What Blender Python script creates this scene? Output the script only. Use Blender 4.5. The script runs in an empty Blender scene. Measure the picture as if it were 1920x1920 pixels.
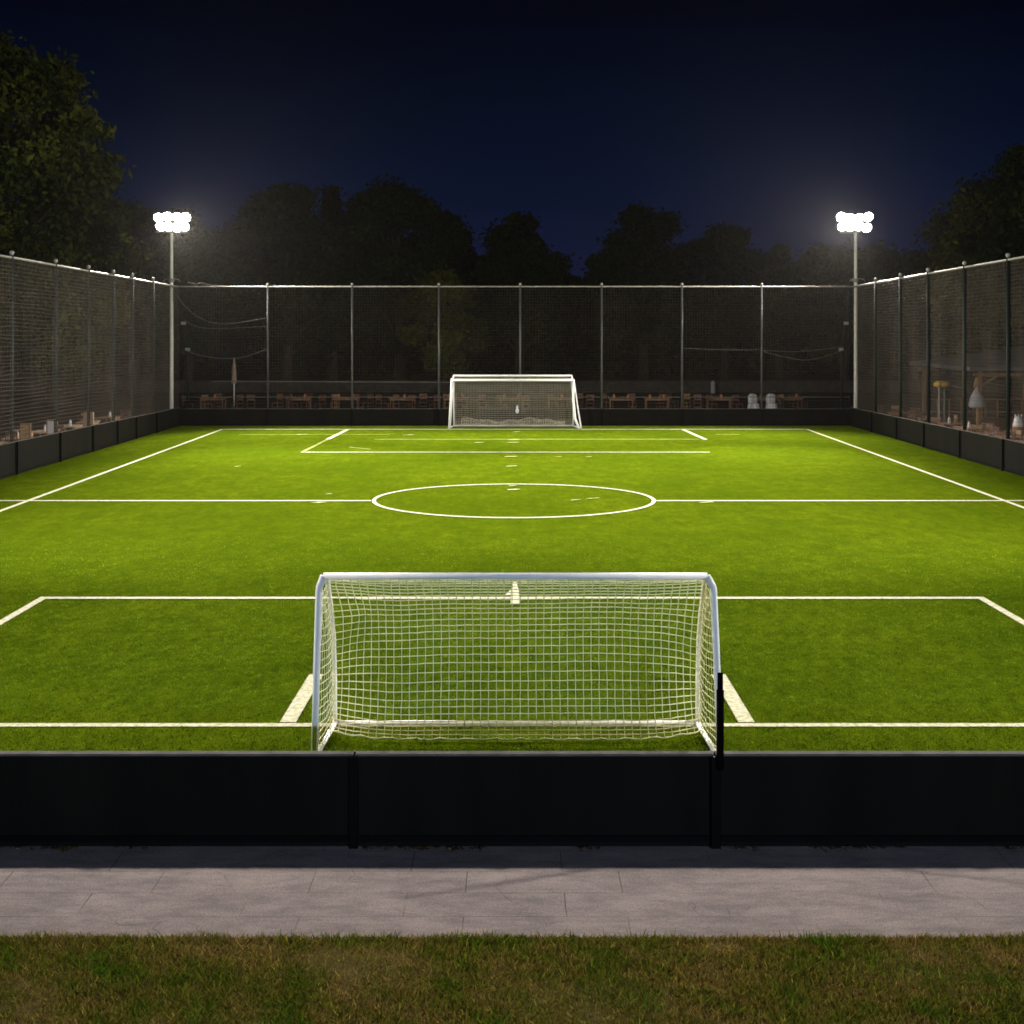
import bpy, math, random
import numpy as np
from mathutils import Vector

S = bpy.context.scene
COL = S.collection
rnd = random.Random(7)
F_PX, H_PX, CAM_H = 2700.0, 612.0, 4.6      # measured from the photograph (1920 px frame)

def gp(px, py):
    """ground point seen at a pixel of the photograph"""
    s = (py - H_PX) / CAM_H
    return ((px - 960) / s, F_PX / s)

# ------------------------------------------------------------------ materials
def new_mat(name):
    m = bpy.data.materials.new(name); m.use_nodes = True
    nt = m.node_tree
    return m, nt, nt.nodes["Principled BSDF"]

def set_in(node, **kw):
    for k, v in kw.items():
        k = k.replace('_', ' ')
        if k in node.inputs:
            node.inputs[k].default_value = v

def c4(c): return (c[0], c[1], c[2], 1.0)

def simple(name, c1, c2=None, scale=3.0, rough=.6, metal=0., spec=.4, bump=0., bscale=40., stretch=(1,1,1), detail=5):
    m, nt, b = new_mat(name)
    set_in(b, Roughness=rough, Metallic=metal)
    b.inputs['Specular IOR Level'].default_value = spec
    N = nt.nodes.new; L = nt.links.new
    tc = N('ShaderNodeTexCoord'); mp = N('ShaderNodeMapping'); mp.inputs['Scale'].default_value = stretch
    L(tc.outputs['Object'], mp.inputs['Vector'])
    nz = N('ShaderNodeTexNoise'); nz.inputs['Scale'].default_value = scale; nz.inputs['Detail'].default_value = detail
    L(mp.outputs[0], nz.inputs['Vector'])
    rp = N('ShaderNodeValToRGB')
    rp.color_ramp.elements[0].position = .32; rp.color_ramp.elements[1].position = .68
    c2 = c2 or tuple(x * .78 for x in c1)
    rp.color_ramp.elements[0].color = c4(c2); rp.color_ramp.elements[1].color = c4(c1)
    L(nz.outputs['Fac'], rp.inputs['Fac']); L(rp.outputs['Color'], b.inputs['Base Color'])
    if bump:
        n2 = N('ShaderNodeTexNoise'); n2.inputs['Scale'].default_value = bscale; n2.inputs['Detail'].default_value = 4
        L(mp.outputs[0], n2.inputs['Vector'])
        bp = N('ShaderNodeBump'); bp.inputs['Strength'].default_value = bump; bp.inputs['Distance'].default_value = .02
        L(n2.outputs['Fac'], bp.inputs['Height']); L(bp.outputs[0], b.inputs['Normal'])
    return m

def attr_mat(name, rough=.75, spec=.25, trans=0.):
    m, nt, b = new_mat(name)
    set_in(b, Roughness=rough); b.inputs['Specular IOR Level'].default_value = spec
    a = nt.nodes.new('ShaderNodeAttribute'); a.attribute_name = 'Col'
    nt.links.new(a.outputs['Color'], b.inputs['Base Color'])
    return m

M = {}
M['white_paint_metal'] = simple('white_paint_metal', (.86,.86,.87), (.78,.78,.80), 6, .5, 0, .5)
M['white_net'] = simple('white_net', (.82,.80,.52), (.74,.72,.46), 5, .9, 0, .05)
M['far_net'] = simple('far_net', (.46,.42,.33), (.36,.33,.26), 3, .9, 0, .05)
M['net_back'] = simple('net_back', (.12,.10,.082), (.07,.06,.05), .5, .8, 0, .1)
M['net_dark'] = simple('net_dark', (.125,.100,.080), (.070,.057,.047), .6, .7, 0, .3)
M['post_green'] = simple('post_green', (.012,.021,.020), (.007,.012,.012), 2, .6, 0, .12)
M['post_grey'] = simple('post_grey', (.085,.09,.09), (.055,.06,.06), 2, .45, .2, .4)
M['galv'] = simple('galv', (.30,.29,.265), (.20,.195,.18), 4, .5, .1, .5)
M['mast_paint'] = simple('mast_paint', (.78,.76,.70), (.66,.64,.60), 3, .45, 0, .4)
M['housing'] = simple('housing', (.10,.10,.10), None, 5, .5, .4, .4)
M['board'] = simple('board', (.0072,.0070,.0052), (.0038,.0038,.0030), 1.6, .7, 0, .05, .15, 30, (1,1,.25))
M['board_post'] = simple('board_post', (.0028,.0028,.0028), (.002,.002,.002), 3, .6, 0, .04)
M['cap'] = simple('cap', (.13,.117,.11), (.08,.074,.07), 5, .95, 0, .03)
M['rope'] = simple('rope', (.13,.125,.11), None, 8, .9, 0, .1)
M['black_pole'] = simple('black_pole', (.003,.003,.004), None, 4, .8, 0, .0)
M['wood'] = simple('wood', (.22,.115,.055), (.10,.05,.026), 7, .6, 0, .3, 0, 40, (1,1,.2))
M['wood_red'] = simple('wood_red', (.15,.060,.040), (.06,.026,.018), 7, .6, 0, .3)
M['wood_pale'] = simple('wood_pale', (.40,.27,.15), (.27,.17,.09), 7, .6, 0, .3)
M['cloth_white'] = simple('cloth_white', (.62,.61,.62), (.50,.49,.51), 5, .9, 0, .1)
M['cloth_beige'] = simple('cloth_beige', (.42,.31,.24), (.32,.23,.18), 5, .9, 0, .1)
M['cloth_grey'] = simple('cloth_grey', (.34,.34,.36), (.25,.25,.27), 5, .9, 0, .1)
M['yellow'] = simple('yellow', (.62,.40,.06), (.48,.28,.04), 5, .6, 0, .3)
M['lantern_orange'] = simple('lantern_orange', (.45,.19,.05), (.32,.12,.03), 6, .5, 0, .3)
M['roof'] = simple('roof', (.10,.098,.108), (.065,.064,.072), 3, .7, 0, .3, .2, 20)
M['stone'] = simple('stone', (.065,.056,.052), (.038,.033,.031), 3, .9, 0, .2, .4, 12)
M['bark'] = simple('bark', (.06,.045,.034), (.03,.023,.017), 6, .95, 0, .1, .5, 18, (1,1,.3))
M['soil'] = simple('soil', (.070,.058,.052), (.038,.031,.028), .35, .95, 0, .1, .4, 8)
M['kerb'] = simple('kerb', (.27,.25,.21), (.19,.17,.14), 5, .9, 0, .2, .3, 40)
M['leaf'] = attr_mat('leaf', .8, .12)
M['blade'] = attr_mat('blade', 1., 0.)
M['lawn_blade'] = attr_mat('lawn_blade', 1., .0)
M['litter'] = attr_mat('litter', .9, .1)

def emit(name, col, st):
    m = bpy.data.materials.new(name); m.use_nodes = True; nt = m.node_tree
    nt.nodes.remove(nt.nodes['Principled BSDF'])
    e = nt.nodes.new('ShaderNodeEmission'); e.inputs[0].default_value = c4(col); e.inputs[1].default_value = st
    nt.links.new(e.outputs[0], nt.nodes['Material Output'].inputs['Surface'])
    return m
M['lens'] = emit('lens', (1, .94, .84), 110)

def turf_mat():
    m, nt, b = new_mat('turf')
    N = nt.nodes.new; L = nt.links.new
    set_in(b, Roughness=1.); b.inputs['Specular IOR Level'].default_value = 0.
    tc = N('ShaderNodeTexCoord')
    def noise(sc, st, det=6, rough=.6):
        mp = N('ShaderNodeMapping'); mp.inputs['Scale'].default_value = st; L(tc.outputs['Object'], mp.inputs[0])
        n = N('ShaderNodeTexNoise'); n.inputs['Scale'].default_value = sc; n.inputs['Detail'].default_value = det
        n.inputs['Roughness'].default_value = rough; L(mp.outputs[0], n.inputs['Vector']); return n
    big = noise(.28, (1, .55, 1), 4); mid = noise(1.6, (1, .6, 1), 6, .7); fine = noise(4.5, (1, .38, 1), 8, .9); tuft = noise(55, (1, .6, 1), 3, .8)
    def mix(fac, a, bcol):
        x = N('ShaderNodeMix'); x.data_type = 'RGBA'
        if hasattr(fac, 'links') or not isinstance(fac, float): L(fac, x.inputs[0])
        else: x.inputs[0].default_value = fac
        for s_, v in ((6, a), (7, bcol)):
            if isinstance(v, tuple): x.inputs[s_].default_value = c4(v)
            else: L(v, x.inputs[s_])
        return x.outputs[2]
    def ramp(n, lo, hi):
        r = N('ShaderNodeMapRange'); r.inputs[1].default_value = lo; r.inputs[2].default_value = hi; L(n.outputs['Fac'], r.inputs[0]); return r.outputs[0]
    base = mix(ramp(big, .35, .65), (.080,.128,.0030), (.122,.170,.0048))
    base = mix(ramp(mid, .36, .66), mix(.65, base, (.042,.078,.0020)), base)
    dark = mix(.62, base, (.034,.060,.0018)); lite = mix(.45, base, (.22,.25,.014))
    base = mix(ramp(fine, .40, .60), dark, base)
    base = mix(ramp(tuft, .52, .72), base, lite)
    L(base, b.inputs['Base Color'])
    bp = N('ShaderNodeBump'); bp.inputs['Strength'].default_value = .7; bp.inputs['Distance'].default_value = .04
    ad = N('ShaderNodeMath'); ad.operation = 'ADD'; L(fine.outputs['Fac'], ad.inputs[0]); L(tuft.outputs['Fac'], ad.inputs[1])
    L(ad.outputs[0], bp.inputs['Height']); L(bp.outputs[0], b.inputs['Normal'])
    return m
M['turf'] = turf_mat()

def line_mat():
    m, nt, b = new_mat('line_paint')
    N = nt.nodes.new; L = nt.links.new
    set_in(b, Roughness=.9); b.inputs['Specular IOR Level'].default_value = .1
    tc = N('ShaderNodeTexCoord'); n = N('ShaderNodeTexNoise'); n.inputs['Scale'].default_value = 14; n.inputs['Detail'].default_value = 6
    L(tc.outputs['Object'], n.inputs['Vector'])
    r = N('ShaderNodeValToRGB'); r.color_ramp.elements[0].position = .32; r.color_ramp.elements[1].position = .58
    r.color_ramp.elements[0].color = (.34,.36,.13,1); r.color_ramp.elements[1].color = (.60,.585,.45,1)
    L(n.outputs['Fac'], r.inputs[0]); L(r.outputs[0], b.inputs['Base Color'])
    return m
M['line'] = line_mat()
M['old_line'] = simple('old_line', (.62,.64,.34), (.22,.27,.04), 5, .9, 0, .0)
M['faint_line'] = simple('faint_line', (.30,.34,.07), (.15,.19,.02), 3, .9, 0, .1)

def path_mat():
    m, nt, b = new_mat('path_concrete')
    N = nt.nodes.new; L = nt.links.new
    set_in(b, Roughness=.85); b.inputs['Specular IOR Level'].default_value = .25
    tc = N('ShaderNodeTexCoord')
    def noise(sc, st=(1,1,1), det=6, rough=.6):
        mp = N('ShaderNodeMapping'); mp.inputs['Scale'].default_value = st; L(tc.outputs['Object'], mp.inputs[0])
        n = N('ShaderNodeTexNoise'); n.inputs['Scale'].default_value = sc; n.inputs['Detail'].default_value = det
        n.inputs['Roughness'].default_value = rough; L(mp.outputs[0], n.inputs['Vector']); return n
    def ramp(src, lo, hi, c1, c2):
        r = N('ShaderNodeValToRGB'); e = r.color_ramp.elements
        e[0].position = lo; e[1].position = hi; e[0].color = c4(c1); e[1].color = c4(c2); L(src, r.inputs[0]); return r.outputs[0]
    def mul(a, c, f=1.):
        x = N('ShaderNodeMix'); x.data_type = 'RGBA'; x.blend_type = 'MULTIPLY'; x.inputs[0].default_value = f
        L(a, x.inputs[6]); L(c, x.inputs[7]); return x.outputs[2]
    col = ramp(noise(.9, (1,1.6,1), 5).outputs['Fac'], .3, .7, (.285,.245,.247), (.405,.345,.340))
    col = mul(col, ramp(noise(70, det=2, rough=.9).outputs['Fac'], .3, .7, (.58,.58,.59), (1.22,1.2,1.17)))
    col = mul(col, ramp(noise(2.6, (1,2.4,1), 7, .7).outputs['Fac'], .36, .6, (.70,.71,.75), (1.05,1.03,1.02)))
    # slab joints: brick pattern, irregular, plus hairline cracks
    mp = N('ShaderNodeMapping'); mp.inputs['Location'].default_value = (.37, .02, 0); L(tc.outputs['Object'], mp.inputs[0])
    wob = noise(1.1, det=3); 
    vm = N('ShaderNodeVectorMath'); vm.operation = 'SCALE'; vm.inputs['Scale'].default_value = .018; L(wob.outputs['Color'], vm.inputs[0])
    va = N('ShaderNodeVectorMath'); va.operation = 'ADD'; L(mp.outputs[0], va.inputs[0]); L(vm.outputs[0], va.inputs[1])
    br = N('ShaderNodeTexBrick'); br.inputs['Scale'].default_value = 1; br.inputs['Brick Width'].default_value = 1.28
    br.inputs['Row Height'].default_value = .47; br.inputs['Mortar Size'].default_value = .006; br.inputs['Mortar Smooth'].default_value = .6
    br.inputs['Color1'].default_value = (1,1,1,1); br.inputs['Color2'].default_value = (.94,.95,.97,1); br.inputs['Mortar'].default_value = (.33,.32,.31,1)
    br.offset = .37
    L(va.outputs[0], br.inputs['Vector'])
    gate = noise(.55, det=2)
    x = N('ShaderNodeMix'); x.data_type = 'RGBA'; x.blend_type = 'MULTIPLY'
    gr = N('ShaderNodeMapRange'); gr.inputs[1].default_value = .4; gr.inputs[2].default_value = .58; L(gate.outputs['Fac'], gr.inputs[0])
    L(gr.outputs[0], x.inputs[0]); L(col, x.inputs[6]); L(br.outputs['Color'], x.inputs[7]); col = x.outputs[2]
    vo = N('ShaderNodeTexVoronoi'); vo.feature = 'DISTANCE_TO_EDGE'; vo.inputs['Scale'].default_value = 1.1
    v2 = N('ShaderNodeVectorMath'); v2.operation = 'SCALE'; v2.inputs['Scale'].default_value = .5; L(wob.outputs['Color'], v2.inputs[0])
    v3 = N('ShaderNodeVectorMath'); v3.operation = 'ADD'; L(tc.outputs['Object'], v3.inputs[0]); L(v2.outputs[0], v3.inputs[1])
    L(v3.outputs[0], vo.inputs['Vector'])
    cr = ramp(vo.outputs['Distance'], .0, .007, (.55,.54,.53), (1,1,1))
    g2 = noise(.8, det=2); gm = N('ShaderNodeMapRange'); gm.inputs[1].default_value = .54; gm.inputs[2].default_value = .62; L(g2.outputs['Fac'], gm.inputs[0])
    x = N('ShaderNodeMix'); x.data_type = 'RGBA'; x.blend_type = 'MULTIPLY'; L(gm.outputs[0], x.inputs[0]); L(col, x.inputs[6]); L(cr, x.inputs[7])
    L(x.outputs[2], b.inputs['Base Color'])
    bp = N('ShaderNodeBump'); bp.inputs['Strength'].default_value = .35; bp.inputs['Distance'].default_value = .01
    n = noise(90, det=3, rough=.8); L(n.outputs['Fac'], bp.inputs['Height']); L(bp.outputs[0], b.inputs['Normal'])
    return m
M['path'] = path_mat()

def lawn_mat():
    m = simple('lawn_soil', (.15,.105,.035), (.09,.08,.02), 1.8, .95, 0, .1, .8, 30, (1,1,1), 8)
    return m
M['lawn'] = lawn_mat()

# ------------------------------------------------------------------ mesh helpers
class MB:
    def __init__(s): s.v = []; s.f = []
    def box(s, x0, x1, y0, y1, z0, z1):
        n = len(s.v)
        s.v += [(x0,y0,z0),(x1,y0,z0),(x1,y1,z0),(x0,y1,z0),(x0,y0,z1),(x1,y0,z1),(x1,y1,z1),(x0,y1,z1)]
        s.f += [(n,n+3,n+2,n+1),(n+4,n+5,n+6,n+7),(n,n+1,n+5,n+4),(n+1,n+2,n+6,n+5),(n+2,n+3,n+7,n+6),(n+3,n,n+4,n+7)]
        return s
    def quad(s, *p):
        n = len(s.v); s.v += [tuple(q) for q in p]; s.f.append(tuple(range(n, n+len(p)))); return s
    def tube(s, pts, r, n=8, cap=True):
        pts = [Vector(p) for p in pts]; k = len(pts)
        rs = r if isinstance(r, (list, tuple)) else [r]*k
        base = len(s.v)
        prev = None
        for i, p in enumerate(pts):
            if i == 0: d = pts[1]-p
            elif i == k-1: d = p-pts[i-1]
            else: d = (pts[i+1]-p).normalized() + (p-pts[i-1]).normalized()
            d = d.normalized() if d.length > 1e-9 else Vector((0,0,1))
            if prev is None:
                a = Vector((0,0,1)) if abs(d.z) < .9 else Vector((1,0,0))
                u = d.cross(a).normalized()
            else:
                u = (prev - d*prev.dot(d))
                u = u.normalized() if u.length > 1e-6 else d.cross(Vector((1,0,.3))).normalized()
            prev = u; w = d.cross(u)
            for j in range(n):
                t = 2*math.pi*(j+.5)/n
                q = p + (u*math.cos(t) + w*math.sin(t))*rs[i]
                s.v.append((q.x, q.y, q.z))
        for i in range(k-1):
            for j in range(n):
                a = base+i*n+j; b = base+i*n+(j+1) % n
                s.f.append((a, b, b+n, a+n))
        if cap:
            s.f.append(tuple(base+j for j in reversed(range(n)))); s.f.append(tuple(base+(k-1)*n+j for j in range(n)))
        return s
    def lathe(s, prof, n=14, cx=0, cy=0, fn=None):
        base = len(s.v)
        for (r, z) in prof:
            for j in range(n):
                t = 2*math.pi*j/n; rr = r if fn is None else r*fn(t, z)
                s.v.append((cx+rr*math.cos(t), cy+rr*math.sin(t), z))
        for i in range(len(prof)-1):
            for j in range(n):
                a = base+i*n+j; b = base+i*n+(j+1) % n
                s.f.append((a, b, b+n, a+n))
        s.f.append(tuple(base+j for j in reversed(range(n)))); s.f.append(tuple(base+(len(prof)-1)*n+j for j in range(n)))
        return s
    def build(s, name, mat, parent=None, smooth=False, bevel=0.):
        me = bpy.data.meshes.new(name); me.from_pydata(s.v, [], s.f); me.update()
        o = bpy.data.objects.new(name, me); COL.objects.link(o)
        if mat is not None: me.materials.append(M[mat] if isinstance(mat, str) else mat)
        if smooth: me.polygons.foreach_set('use_smooth', [True]*len(me.polygons))
        if bevel:
            b = o.modifiers.new('bevel', 'BEVEL'); b.width = bevel; b.segments = 2; b.limit_method = 'ANGLE'
        if parent is not None: o.parent = parent
        return o

def np_mesh(name, V, k, mat, cols=None, parent=None):
    """V: (n*k,3) vertices, n separate k-gons; cols: (n,3) colour of each"""
    n = len(V)//k
    me = bpy.data.meshes.new(name)
    me.vertices.add(n*k); me.vertices.foreach_set('co', np.asarray(V, np.float32).ravel())
    me.loops.add(n*k); me.loops.foreach_set('vertex_index', np.arange(n*k, dtype=np.int32))
    me.polygons.add(n); me.polygons.foreach_set('loop_start', np.arange(0, n*k, k, dtype=np.int32))
    me.update(calc_edges=True)
    if cols is not None:
        a = me.color_attributes.new('Col', 'FLOAT_COLOR', 'POINT')
        c = np.ones((n*k, 4), np.float32); c[:, :3] = np.repeat(cols, k, axis=0); a.data.foreach_set('color', c.ravel())
    me.materials.append(M[mat])
    o = bpy.data.objects.new(name, me); COL.objects.link(o)
    if parent is not None: o.parent = parent
    return o

def tag(o, label, cat, group=None, kind=None):
    if label: o['label'] = label
    if cat: o['category'] = cat
    if group: o['group'] = group
    if kind: o['kind'] = kind
    return o

def thing(name, label, cat, loc=(0,0,0), rz=0, group=None):
    o = bpy.data.objects.new(name, None); COL.objects.link(o)
    o.location = loc; o.rotation_euler = (0, 0, rz); o.empty_display_size = .2
    return tag(o, label, cat, group)

def dup(root, loc, rz, label=None, scale=None):
    r = root.copy(); COL.objects.link(r); r.location = loc; r.rotation_euler = (0, 0, rz)
    if label: r['label'] = label
    if scale: r.scale = scale
    for ch in list(root.children):
        if ch.type == 'LIGHT': continue
        c = ch.copy(); COL.objects.link(c); c.parent = r
        for g in ch.children:
            d = g.copy(); COL.objects.link(d); d.parent = c
    return r

def structure(o, label=None):
    o['kind'] = 'structure'
    if label: o['label'] = label
    return o

# ------------------------------------------------------------------ layout
XL, XR, YB, YN = -15.42, 15.70, 66.8, 12.8
def hf(y): return float(np.interp(y, [12, 44, 66.8], [6.9, 6.75, 6.45]))      # net fence height
def hb(y): return float(np.interp(y, [12, 44, 66.8], [1.06, 1.05, .86]))      # rebound board height

# ground, turf, path, lawn
structure(MB().quad((-220,-70,-.03),(220,-70,-.03),(220,190,-.03),(-220,190,-.03)).build('ground', 'soil'), 'dark bare ground around and beyond the fenced pitch')
structure(MB().quad((XL-.1,YN+.02,0),(XR+.1,YN+.02,0),(XR+.1,YB+.1,0),(XL-.1,YB+.1,0)).build('turf', 'turf'), 'bright green turf of the floodlit football pitch')
structure(MB().quad((-60,10.86,-.012),(60,10.86,-.012),(60,YN+.02,-.012),(-60,YN+.02,-.012)).build('path', 'path'), 'grey concrete footpath along the near black board')
structure(MB().box(-60,60,10.82,10.86,-.04,-.004).build('path_edging', 'kerb'), 'thin pale edging strip between footpath and lawn')

def lawn():
    nx, ny = 120, 60; xs = np.linspace(-14, 14, nx); ys = np.linspace(2, 10.82, ny)
    mb = MB()
    for j, y in enumerate(ys):
        for i, x in enumerate(xs):
            z = .012*math.sin(x*2.3+y)*math.sin(y*3.1-x*.7) + .008*rnd.random()
            if j == ny-1: z = 0.
            mb.v.append((x, y, z-.008))
    for j in range(ny-1):
        for i in range(nx-1):
            a = j*nx+i; mb.f.append((a, a+1, a+nx+1, a+nx))
    structure(mb.build('lawn', 'lawn', smooth=True), 'worn lawn in the foreground')
lawn()

def smooth_noise(x, y, seed, sc):
    r = np.random.default_rng(seed); out = np.zeros_like(x)
    for k in range(5):
        a = r.uniform(0, 6.28); f = sc*(1.0+.55*k)
        out += np.sin((x*np.cos(a)+y*np.sin(a))*f + r.uniform(0, 6.28) + 1.3*np.sin((x*np.sin(a)-y*np.cos(a))*f*.7+r.uniform(0,6)))/(1+.3*k)
    return out/3.0

def blades(name, n, xr, yr, hr, wr, colfn, seed, mat, densfn=None, label=None, lean=.6):
    r = np.random.default_rng(seed)
    x = r.uniform(*xr, n); y = r.uniform(*yr, n)
    if densfn is not None:
        keep = r.uniform(0, 1, n) < densfn(x, y); x, y = x[keep], y[keep]; n = len(x)
    h = r.uniform(*hr, n); w = r.uniform(*wr, n); a = r.uniform(0, 2*np.pi, n)
    cols, hm = colfn(x, y, r); h = h*hm
    lx = r.normal(0, lean, n)*h; ly = r.normal(0, lean, n)*h
    dx, dy = np.cos(a)*w/2, np.sin(a)*w/2
    V = np.zeros((n, 4, 3)); z0 = -.006
    V[:,0] = np.stack([x-dx, y-dy, np.full(n, z0)], 1); V[:,1] = np.stack([x+dx, y+dy, np.full(n, z0)], 1)
    V[:,2] = np.stack([x+dx*.25+lx, y+dy*.25+ly, h], 1); V[:,3] = np.stack([x-dx*.25+lx, y-dy*.25+ly, h], 1)
    o = np_mesh(name, V.reshape(-1,3), 4, mat, cols)
    tag(o, label, 'grass', None, 'stuff'); return o

PATCH = lambda x, y: smooth_noise(x, y*1.15, 3, 2.6)*.6 + smooth_noise(x, y, 11, 7.5)*.55 + smooth_noise(x, y, 15, 19)*.35
def lawn_cols(x, y, r):
    t = np.clip(.53 + .62*PATCH(x, y) + r.normal(0, .20, len(x)), 0, 1)[:,None]
    g = np.array([.080,.145,.008]); b = np.array([.31,.200,.055]); o = np.array([.215,.170,.024])
    c = np.where(t < .5, g+(o-g)*t*2, o+(b-o)*(t*2-1))
    c = c*r.lognormal(-.08, .42, (len(x),1))
    return c, np.clip(1.2-.6*t[:,0], .6, 1.2)
blades('lawn_grass', 210000, (-6.2,6.2), (8.3,10.85), (.016,.048), (.005,.012), lawn_cols, 5, 'lawn_blade',
       lambda x, y: np.clip(.95-.5*np.clip(PATCH(x,y)-.2,0,1), .5, 1), 'patchy green and brown grass in the foreground lawn', .8)
# ragged tufts leaning over the path edge
blades('lawn_grass', 9000, (-6.2,6.2), (10.74,10.85), (.018,.058), (.004,.009), lambda x, y, r: (lawn_cols(x,y,r)[0], np.clip(.55+.8*smooth_noise(x,y*0,21,3.3), .15, 1.3)), 6, 'lawn_blade',
       None, 'ragged grass tufts along the edge of the footpath', .5)

def on_line(x, y):
    a = (np.abs(y-16.6) < .07)
    a |= (y > 16.6) & (y < 19.0) & ((np.abs(x+2.6) < .095) | (np.abs(x-2.72) < .095))
    a |= (np.abs(y-24.35) < .09) & (np.abs(x) < 8.0)
    a |= (np.abs(np.abs(x)-7.93) < .07) & (y < 24.4)
    return a
def turf_cols(x, y, r):
    t = np.clip(.5+.30*smooth_noise(x, y*.6, 31, 2.2)+.42*smooth_noise(x, y*.7, 32, 9)+.60*smooth_noise(x, y*.6, 33, 21)+r.normal(0,.12,len(x)), 0, 1)[:,None]
    c = (np.array([.050,.122,.006])*(1-t)+np.array([.190,.300,.018])*t)*r.uniform(.7,1.3,(len(x),1))
    w = on_line(x, y)
    c[w] = np.array([.58,.555,.45])*r.uniform(.85,1.05,(w.sum(),1))
    return c, np.where(w, .55, 1.)
blades('turf_grass', 620000, (-12,12), (12.95,32), (.008,.022), (.006,.015), turf_cols, 8, 'blade',
       lambda x, y: np.clip((33-y)/14, .0, 1)**1.3*(np.abs(x) < y*.40+1.2), 'short artificial turf pile near the close goal', 1.1)

# dry leaves along the foot of the near board
def litter():
    r = np.random.default_rng(9); n = 900
    x = r.uniform(-5.5, 5.5, n); y = 12.72-np.abs(r.normal(0, .035, n)); x = x + .25*np.sin(x*4)
    keep = smooth_noise(x, y*0, 4, 2.4) > .05; x, y = x[keep], y[keep]; n = len(x)
    s = r.uniform(.008, .022, n); a = r.uniform(0, 6.28, n); V = np.zeros((n,4,3))
    for k in range(4):
        t = a+k*np.pi/2; q = s*(1.4 if k % 2 else .8)
        V[:,k] = np.stack([x+np.cos(t)*q, y+np.sin(t)*q, -.006+r.uniform(0,.014,n)], 1)
    c = np.array([.17,.10,.045])*r.uniform(.4,1.4,(n,1))
    tag(np_mesh('leaf_litter', V.reshape(-1,3), 4, 'litter', c), 'thin line of dry brown leaves along the foot of the near board', 'leaves', None, 'stuff')
litter()

# ------------------------------------------------------------------ pitch markings
def rect(mb, x0, x1, y0, y1, z):
    n = max(1, int(max(x1-x0, y1-y0)/1.5)); 
    mb.quad((x0,y0,z),(x1,y0,z),(x1,y1,z),(x0,y1,z)); return mb
def strip(mb, p, q, w, z):
    d = Vector((q[0]-p[0], q[1]-p[1])).normalized(); n = Vector((-d.y, d.x))*w/2
    mb.quad((p[0]-n.x,p[1]-n.y,z),(q[0]-n.x,q[1]-n.y,z),(q[0]+n.x,q[1]+n.y,z),(p[0]+n.x,p[1]+n.y,z)); return mb
def mark(name, label, fn, mat='line'):
    mb = MB(); fn(mb); structure(mb.build(name, mat), label)
GLF = 64.3
mark('side_line', 'white touchline on the left of the pitch', lambda m: strip(m, (-12.62,16.6), (-12.95,GLF), .125, .004))
mark('side_line', 'white touchline on the right of the pitch', lambda m: strip(m, (12.85,16.6), (13.18,GLF), .125, .004))
mark('goal_line', 'white goal line under the near goal', lambda m: rect(m, -12.7, 12.9, 16.53, 16.67, .008))
mark('goal_line', 'thin white goal line before the far board', lambda m: rect(m, -13.03, 13.26, GLF-.13, GLF+.13, .008))
def half(m): rect(m, -14.6, -3.72, 37.89, 38.06, .008); rect(m, 3.80, 14.8, 37.89, 38.06, .008)
mark('halfway_line', 'white halfway line meeting the centre circle', half)
def circ(m):
    n = 96; cx, cy, ro, ri = .05, 38.25, (3.755, 3.775), (3.65, 3.61)
    for i in range(n):
        a, b = 2*math.pi*i/n, 2*math.pi*(i+1)/n
        P = lambda r, t: (cx+r[0]*math.cos(t), cy+r[1]*math.sin(t), .012)
        m.quad(P(ri,a), P(ro,a), P(ro,b), P(ri,b))
mark('centre_circle', 'white centre circle', circ)
def nbox(m):
    rect(m, -8.0, 8.0, 24.26, 24.44, .012); rect(m, -8.0, -7.86, 16.7, 24.25, .012); rect(m, 7.86, 8.0, 16.7, 24.25, .012)
mark('penalty_box_line', 'white penalty box lines around the near goal', nbox)
def nsix(m): strip(m, (-2.6,16.7), (-2.58,19.0), .19, .012); strip(m, (2.72,16.7), (2.72,19.0), .19, .012)
mark('goal_area_line', 'two short white strokes beside the near goal posts', nsix)
def pmark(m):
    m.quad((.05-.075,23.75,.016),(.05+.075,23.75,.016),(.05+.07,25.0,.016),(.05+.03,25.9,.016),(.05-.03,25.9,.016),(.05-.07,25.0,.016))
    m.quad((-.13,24.5,.020),(-.03,24.5,.020),(-.02,25.1,.020))
mark('penalty_mark', 'small white arrow mark on the near penalty box line', pmark)
def fbox(m):
    rect(m, -7.72, 7.22, 52.49, 52.67, .012); strip(m, (-7.32,GLF-.25), (-7.50,58.6), .19, .012)
    strip(m, (7.62,GLF-.25), (7.86,58.4), .19, .012)
mark('penalty_box_line', 'white penalty box lines around the far goal', fbox)
def ffaint(m):
    strip(m, (-7.50,58.5), (-7.66,52.8), .13, .012); rect(m, -5.6, 7.6, 58.55, 58.8, .004); rect(m, -11.6, -8.9, 61.05, 61.25, .004)
    rect(m, -8.7, -5.2, 61.2, 61.4, .004); rect(m, 8.7, 9.7, 61.2, 61.45, .004)
    strip(m, (-6.2,54.9), (-5.3,53.9), .14, .004)
mark('worn_line', 'faint worn lines in front of the far goal', ffaint, 'faint_line')
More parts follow.
